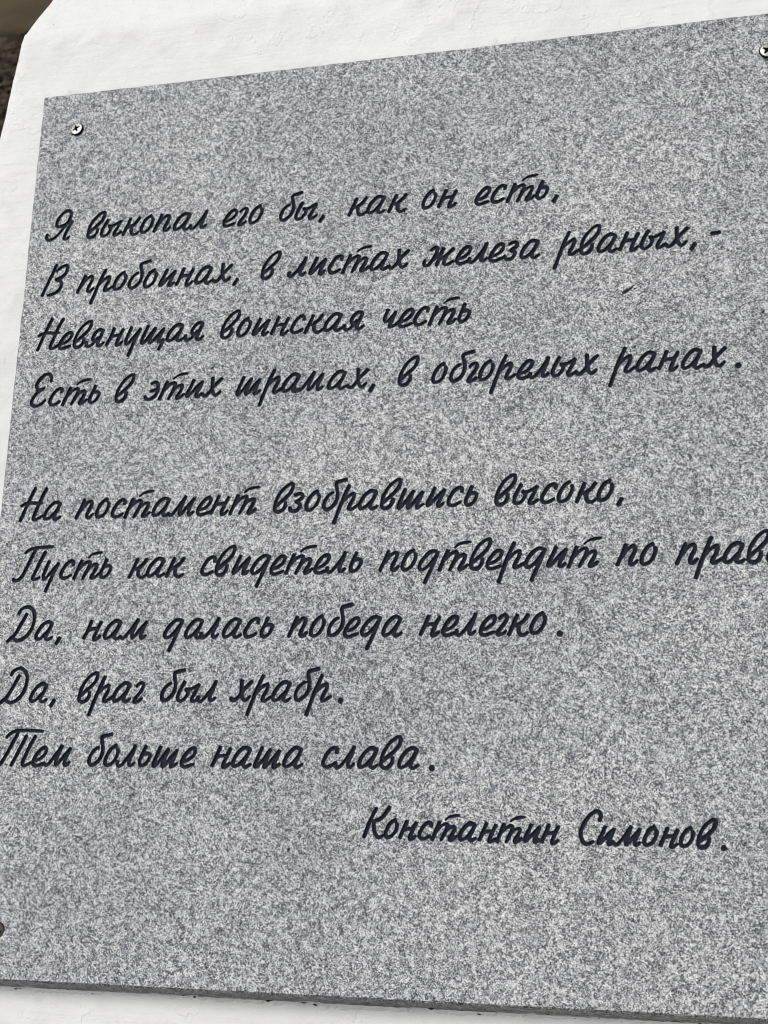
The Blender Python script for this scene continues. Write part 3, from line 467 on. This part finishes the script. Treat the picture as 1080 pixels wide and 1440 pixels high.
def build_plaque():
    root = empty('granite_plaque', BASE @ Matrix.Translation((0, -H_*MM, 0)))
    tag(root, 'grey speckled granite plaque with handwritten Cyrillic poem engraved in dark navy paint', 'plaque')
    INV = root.matrix_world.inverted()
    PM = INV @ PLQ
    CH = 1.0
    sv = []; sf = []                    # slab mesh
    def V(x, y, z): sv.append((x, -y, z)); return len(sv)-1
    bases = [BASEL[r][0]*264+BASEL[r][1] for r in range(10)]
    cuts = [CH] + [b+13.5 for b in bases[:-1]] + [H_-CH]
    ZONE = [(cuts[i], cuts[i+1]) for i in range(10)]
    nletter = 0
    for row in range(10):
        y0, y1 = ZONE[row]
        h = 0.28
        F = field(row, CH, W_-CH, y0, y1, h)
        F[0, :] = F[-1, :] = 9; F[:, 0] = F[:, -1] = 9
        loops = [simplify(L, 0.035) for L in contours(F, CH, y0, h)]
        loops = [L for L in loops if len(L) > 3]
        kinds = [0]*len(loops)
        for (sx, sy) in SCREWS:
            if y0 < sy < y1:
                loops.append(np.array([(sx+HOLE_R*math.cos(t), sy+HOLE_R*math.sin(t)) for t in np.linspace(0, 2*math.pi, 41)[:-1]])); kinds.append(1)
        # border with matching points on shared cuts
        bx = np.linspace(CH, W_-CH, 27); by = np.linspace(y0, y1, 4)
        border = [(x, y0) for x in bx[:-1]] + [(W_-CH, y) for y in by[:-1]] + [(x, y1) for x in bx[::-1][:-1]] + [(CH, y) for y in by[::-1][:-1]]
        co = [Vector(p) for p in border]; ed = [(i, (i+1) % len(border)) for i in range(len(border))]
        for L in loops:
            b = len(co); co += [Vector(p) for p in L]; ed += [(b+i, b+(i+1) % len(L)) for i in range(len(L))]
        nb = len(border); nout = len(co)
        strokes = row_strokes(row)
        # inner points on the centre lines, so that the groove floor can dip
        for li, P, wd in strokes:
            acc = 0
            for a, b in zip(P[:-1], P[1:]):
                acc += math.hypot(*(b-a))
                if acc > 1.1:
                    acc = 0
                    iy = int((b[1]-y0)/h); ix = int((b[0]-CH)/h)
                    if 0 <= iy < F.shape[0] and 0 <= ix < F.shape[1] and F[iy, ix] < -0.5: co.append(Vector(b))
        ov, oe, of, ovi, oei, ofi = delaunay_2d_cdt(co, ed, [], 0, 1e-5)
        con = {}
        for e, src in zip(oe, oei):
            if src: con[(min(e), max(e))] = min(src)
        tri_e = {}
        for fi, f in enumerate(of):
            for a, b in ((f[0], f[1]), (f[1], f[2]), (f[2], f[0])): tri_e.setdefault((min(a, b), max(a, b)), []).append(fi)
        state = [-1]*len(of)            # parity flood from the border: 0 stone, 1 groove, 2 screw hole
        st = []
        loop_of = {}
        b = nb; eb = nb
        for L, k in zip(loops, kinds):
            for i in range(len(L)): loop_of[eb+i] = k
            eb += len(L)
        for e, src in con.items():
            if src < nb:
                for fi in tri_e.get(e, []): 
                    if state[fi] < 0: state[fi] = 0; st.append(fi)
        while st:
            fi = st.pop(); f = of[fi]
            for a, b_ in ((f[0], f[1]), (f[1], f[2]), (f[2], f[0])):
                key = (min(a, b_), max(a, b_)); src = con.get(key)
                for g2 in tri_e[key]:
                    if g2 == fi or state[g2] >= 0: continue
                    if src is None or src < nb: state[g2] = state[fi]
                    elif loop_of[src] == 1: state[g2] = 2 if state[fi] == 0 else 0
                    else: state[g2] = 1 if state[fi] == 0 else 0
                    st.append(g2)
        xy = np.array([tuple(v) for v in ov])
        # slab face
        mp = {}
        for fi, f in enumerate(of):
            if state[fi] != 0: continue
            ids = []
            for v in f:
                if v not in mp: mp[v] = V(xy[v, 0], xy[v, 1], 0.0)
                ids.append(mp[v])
            a, b_, c = [xy[v] for v in f]
            if (b_[0]-a[0])*(c[1]-a[1])-(b_[1]-a[1])*(c[0]-a[0]) > 0: ids = ids[::-1]
            sf.append(tuple(ids))
        # which letter owns each groove triangle
        tris = [fi for fi in range(len(of)) if state[fi] == 1]
        if not tris: continue
        cen = np.array([xy[list(of[fi])].mean(0) for fi in tris])
        best = np.full(len(tris), 1e9); own = np.zeros(len(tris), int)
        for li, P, wd in strokes:
            for q, wq in zip(P[::2], wd[::2]):
                D = np.hypot(cen[:, 0]-q[0], cen[:, 1]-q[1])
                m = D < best; best[m] = D[m]; own[m] = li
        edge_v = set()
        for e, src in con.items():
            if src >= nb: edge_v.update(e)
        for li in sorted(set(own.tolist())):
            ch = LET[li][2]
            vs = []; fs = []; mp = {}; top = {}
            def lv(v):
                if v not in mp:
                    z = -1.30 if v in edge_v else -1.55
                    z += 0.10*noise.noise(Vector((xy[v, 0]*.9, xy[v, 1]*.9, 0)))
                    mp[v] = len(vs); vs.append((xy[v, 0], -xy[v, 1], z))
                return mp[v]
            def tv(v):
                if v not in top: top[v] = len(vs); vs.append((xy[v, 0], -xy[v, 1], 0.0))
                return top[v]
            for fi, o_ in zip(tris, own):
                if o_ != li: continue
                f = list(of[fi]); a, b_, c = [xy[v] for v in f]
                if (b_[0]-a[0])*(c[1]-a[1])-(b_[1]-a[1])*(c[0]-a[0]) > 0: f = f[::-1]
                fs.append(tuple(lv(v) for v in f))
                for a, b_ in ((f[0], f[1]), (f[1], f[2]), (f[2], f[0])):
                    key = (min(a, b_), max(a, b_))
                    if con.get(key, -1) >= nb: fs.append((lv(b_), lv(a), tv(a), tv(b_)))
            nm = {',': 'comma', '.': 'full_stop', '-': 'hyphen'}.get(ch, 'letter')
            o = mesh_obj(nm, vs, fs, M_PAINT); o.parent = root; o.matrix_parent_inverse = Matrix.Identity(4); o.matrix_basis = PM
            nletter += 1
    # chamfer, sides, back
    def ring(x0, y0, x1, y1, z, n=(26, 30)):
        pts = []
        def wob(x, y, a): return a*noise.noise(Vector((x*.12, y*.12, z*.3)))+.5*a*noise.noise(Vector((x*.6, y*.6, z*.3)))
        nx, ny = 130, 150
        for i in range(nx): pts.append((x0+(x1-x0)*i/nx, y0))
        for i in range(ny): pts.append((x1, y0+(y1-y0)*i/ny))
        for i in range(nx): pts.append((x1-(x1-x0)*i/nx, y1))
        for i in range(ny): pts.append((x0, y1-(y1-y0)*i/ny))
        a = 0 if z == 0 else .34
        return [V(x+wob(x, y, a), y+wob(y+50, x, a), z) for x, y in pts]
    r0 = ring(CH, CH, W_-CH, H_-CH, 0.0)
    r1 = ring(.15, .15, W_-.15, H_+.2, -.95)
    r2 = ring(0, 0, W_, H_+3.4, -15.2)
    r3 = ring(.6, .6, W_-.6, H_+3.1, -TH)
    nface = len(sf)
    for A, B in ((r0, r1), (r1, r2), (r2, r3)):
        n = len(A)
        for i in range(n): sf.append((A[(i+1) % n], A[i], B[i], B[(i+1) % n]))
    sf.append(tuple(r3))
    nside = len(sf)
    # countersinks
    for sx, sy in SCREWS:
        t = np.linspace(0, 2*math.pi, 41)[:-1]
        A = [V(sx+HOLE_R*math.cos(a), sy+HOLE_R*math.sin(a), 0) for a in t]
        B = [V(sx+2.4*math.cos(a), sy+2.4*math.sin(a), -3.2) for a in t]
        C = [V(sx+2.4*math.cos(a), sy+2.4*math.sin(a), -12) for a in t]
        for P, Q in ((A, B), (B, C)):
            for i in range(40): sf.append((P[i], P[(i+1) % 40], Q[(i+1) % 40], Q[i]))
        sf.append(tuple(C))
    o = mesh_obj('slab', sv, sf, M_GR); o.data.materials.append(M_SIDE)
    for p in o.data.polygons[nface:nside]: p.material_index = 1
    o.parent = root; o.matrix_parent_inverse = Matrix.Identity(4); o.matrix_basis = PM
    # stray flecks of the engraving paint and dark grains on the stone
    for k, (fx, fy, L, w_, a) in enumerate([(412.0, 180.9, 2.9, 1.15, .5), (415.2, 178.9, 1.9, .7, .8), (417.5, 179.6, 1.1, .6, .3), (406.5, 179.5, 1.0, .5, .8), (143.5, 214.2, 1.4, .6, .7), (213.3, 519.5, 1.5, .75, .95), (492.6, 200.5, 1.3, .6, .8), (30.0, 510.9, 1.5, .6, .9), (28.0, 508.5, 1.3, .4, .7), (417.0, 217.6, 1.2, .5, 1.0)]):
        n = 18; vs = [(fx, -fy, .10)]
        for i in range(n):
            t = 2*math.pi*i/n; q = 1+.35*noise.noise(Vector((math.cos(t)*1.4, math.sin(t)*1.4, k*3.7)))
            px, py = L*math.cos(t)*q, w_*math.sin(t)*q
            vs.append((fx+px*math.cos(a)-py*math.sin(a), -fy+px*math.sin(a)+py*math.cos(a), .03))
        f_ = mesh_obj('paint_fleck', vs, [(0, 1+i, 1+(i+1) % n) for i in range(n)], M_PAINT)
        f_.parent = root; f_.matrix_parent_inverse = Matrix.Identity(4); f_.matrix_basis = PM
    print('letters', nletter, 'slab faces', len(sf))
build_plaque()

# ------------------------------------------------------------------ screws
M_DULL = mat_simple('dull_oxidised_steel', (0.045, 0.038, 0.034), (0.12, 0.10, 0.09), 0.8, 0.5, 0.6, 0.3, 0.0002)
def screw(x, y, tx, ty, spin, label, proud, mat):
    M = PLQ @ Matrix.Translation((x, -y, proud)) @ Matrix.Rotation(rad(tx), 4, 'X') @ Matrix.Rotation(rad(ty), 4, 'Y') @ Matrix.Rotation(rad(spin), 4, 'Z')
    Mu = M @ Matrix.Scale(1/MM, 4)
    root = empty('screw', Mu)
    tag(root, label, 'screw', 'cross-head screws fixing the granite plaque')
    K = Matrix.Scale(MM, 4)
    R = 4.3
    def cross(px, py):
        a, b = abs(px), abs(py)
        arm = lambda u, v: max(v-(1.12-0.2*u), u-3.0)
        return min(arm(a, b), arm(b, a))
    nt_, nr = 96, 30; vs = [(0, 0, -2.3)]; fs = []
    for i in range(1, nr+1):
        r = R*(i/nr)
        for k in range(nt_):
            t = 2*math.pi*k/nt_; px, py = r*math.cos(t), r*math.sin(t)
            z = 0.45*(1-(r/R)**2)
            s = cross(px, py)
            if s < 0: z -= min(2.3, -s*7)
            if i == nr: z -= .12
            vs.append((px, py, z))
    for k in range(nt_): fs.append((0, 1+k, 1+(k+1) % nt_))
    for i in range(nr-1):
        for k in range(nt_):
            a = 1+i*nt_+k; b = 1+i*nt_+(k+1) % nt_; fs.append((a, a+nt_, b+nt_, b))
    top = list(fs); rec = []; keep = []
    for f in top:
        c = [sum(vs[q][d] for q in f)/len(f) for d in range(2)]
        (rec if cross(*c) < -0.02 else keep).append(f)
    fs = keep
    prev = 1+(nr-1)*nt_
    for rr, zz in ((R*1.0, -.75), (2.3, -2.9), (2.0, -9.0)):
        b0 = len(vs)
        for k in range(nt_):
            t = 2*math.pi*k/nt_; vs.append((rr*math.cos(t), rr*math.sin(t), zz))
        for k in range(nt_): fs.append((prev+k, b0+k, b0+(k+1) % nt_, prev+(k+1) % nt_))
        prev = b0
    h = mesh_obj('head', vs, fs, mat, smooth=True); h.parent = root; h.matrix_parent_inverse = Matrix.Identity(4); h.matrix_basis = K
    try: h.data.set_sharp_from_angle(angle=rad(30))
    except Exception: pass
    r_ = mesh_obj('cross_recess', vs, rec, M_NEAR_BLACK, smooth=True); r_.parent = root; r_.matrix_parent_inverse = Matrix.Identity(4); r_.matrix_basis = K
    # added near-black ring, stands in for the shaded underside of the head
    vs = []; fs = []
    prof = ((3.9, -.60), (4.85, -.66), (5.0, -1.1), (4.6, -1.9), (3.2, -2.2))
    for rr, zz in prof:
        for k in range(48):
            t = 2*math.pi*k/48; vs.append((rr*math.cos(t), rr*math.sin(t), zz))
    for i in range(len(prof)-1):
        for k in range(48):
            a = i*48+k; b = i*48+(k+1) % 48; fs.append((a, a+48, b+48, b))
    c = mesh_obj('shade_ring', vs, fs, M_NEAR_BLACK, smooth=True); c.parent = root; c.matrix_parent_inverse = Matrix.Identity(4); c.matrix_basis = K
    return root
screw(28.9, 28.9, -7, -7, 25, 'small pale cross-head screw in the top left corner of the granite plaque', 1.3, M_ZINC)
screw(28.6, 572.0, 5, 8, 70, 'dull grey screw in the bottom left corner of the granite plaque, mostly cut off', 1.2, M_DULL)
screw(499.7, 27.2, -4, 6, 55, 'small pale cross-head screw in the top right corner of the granite plaque', 1.4, M_ZINC)
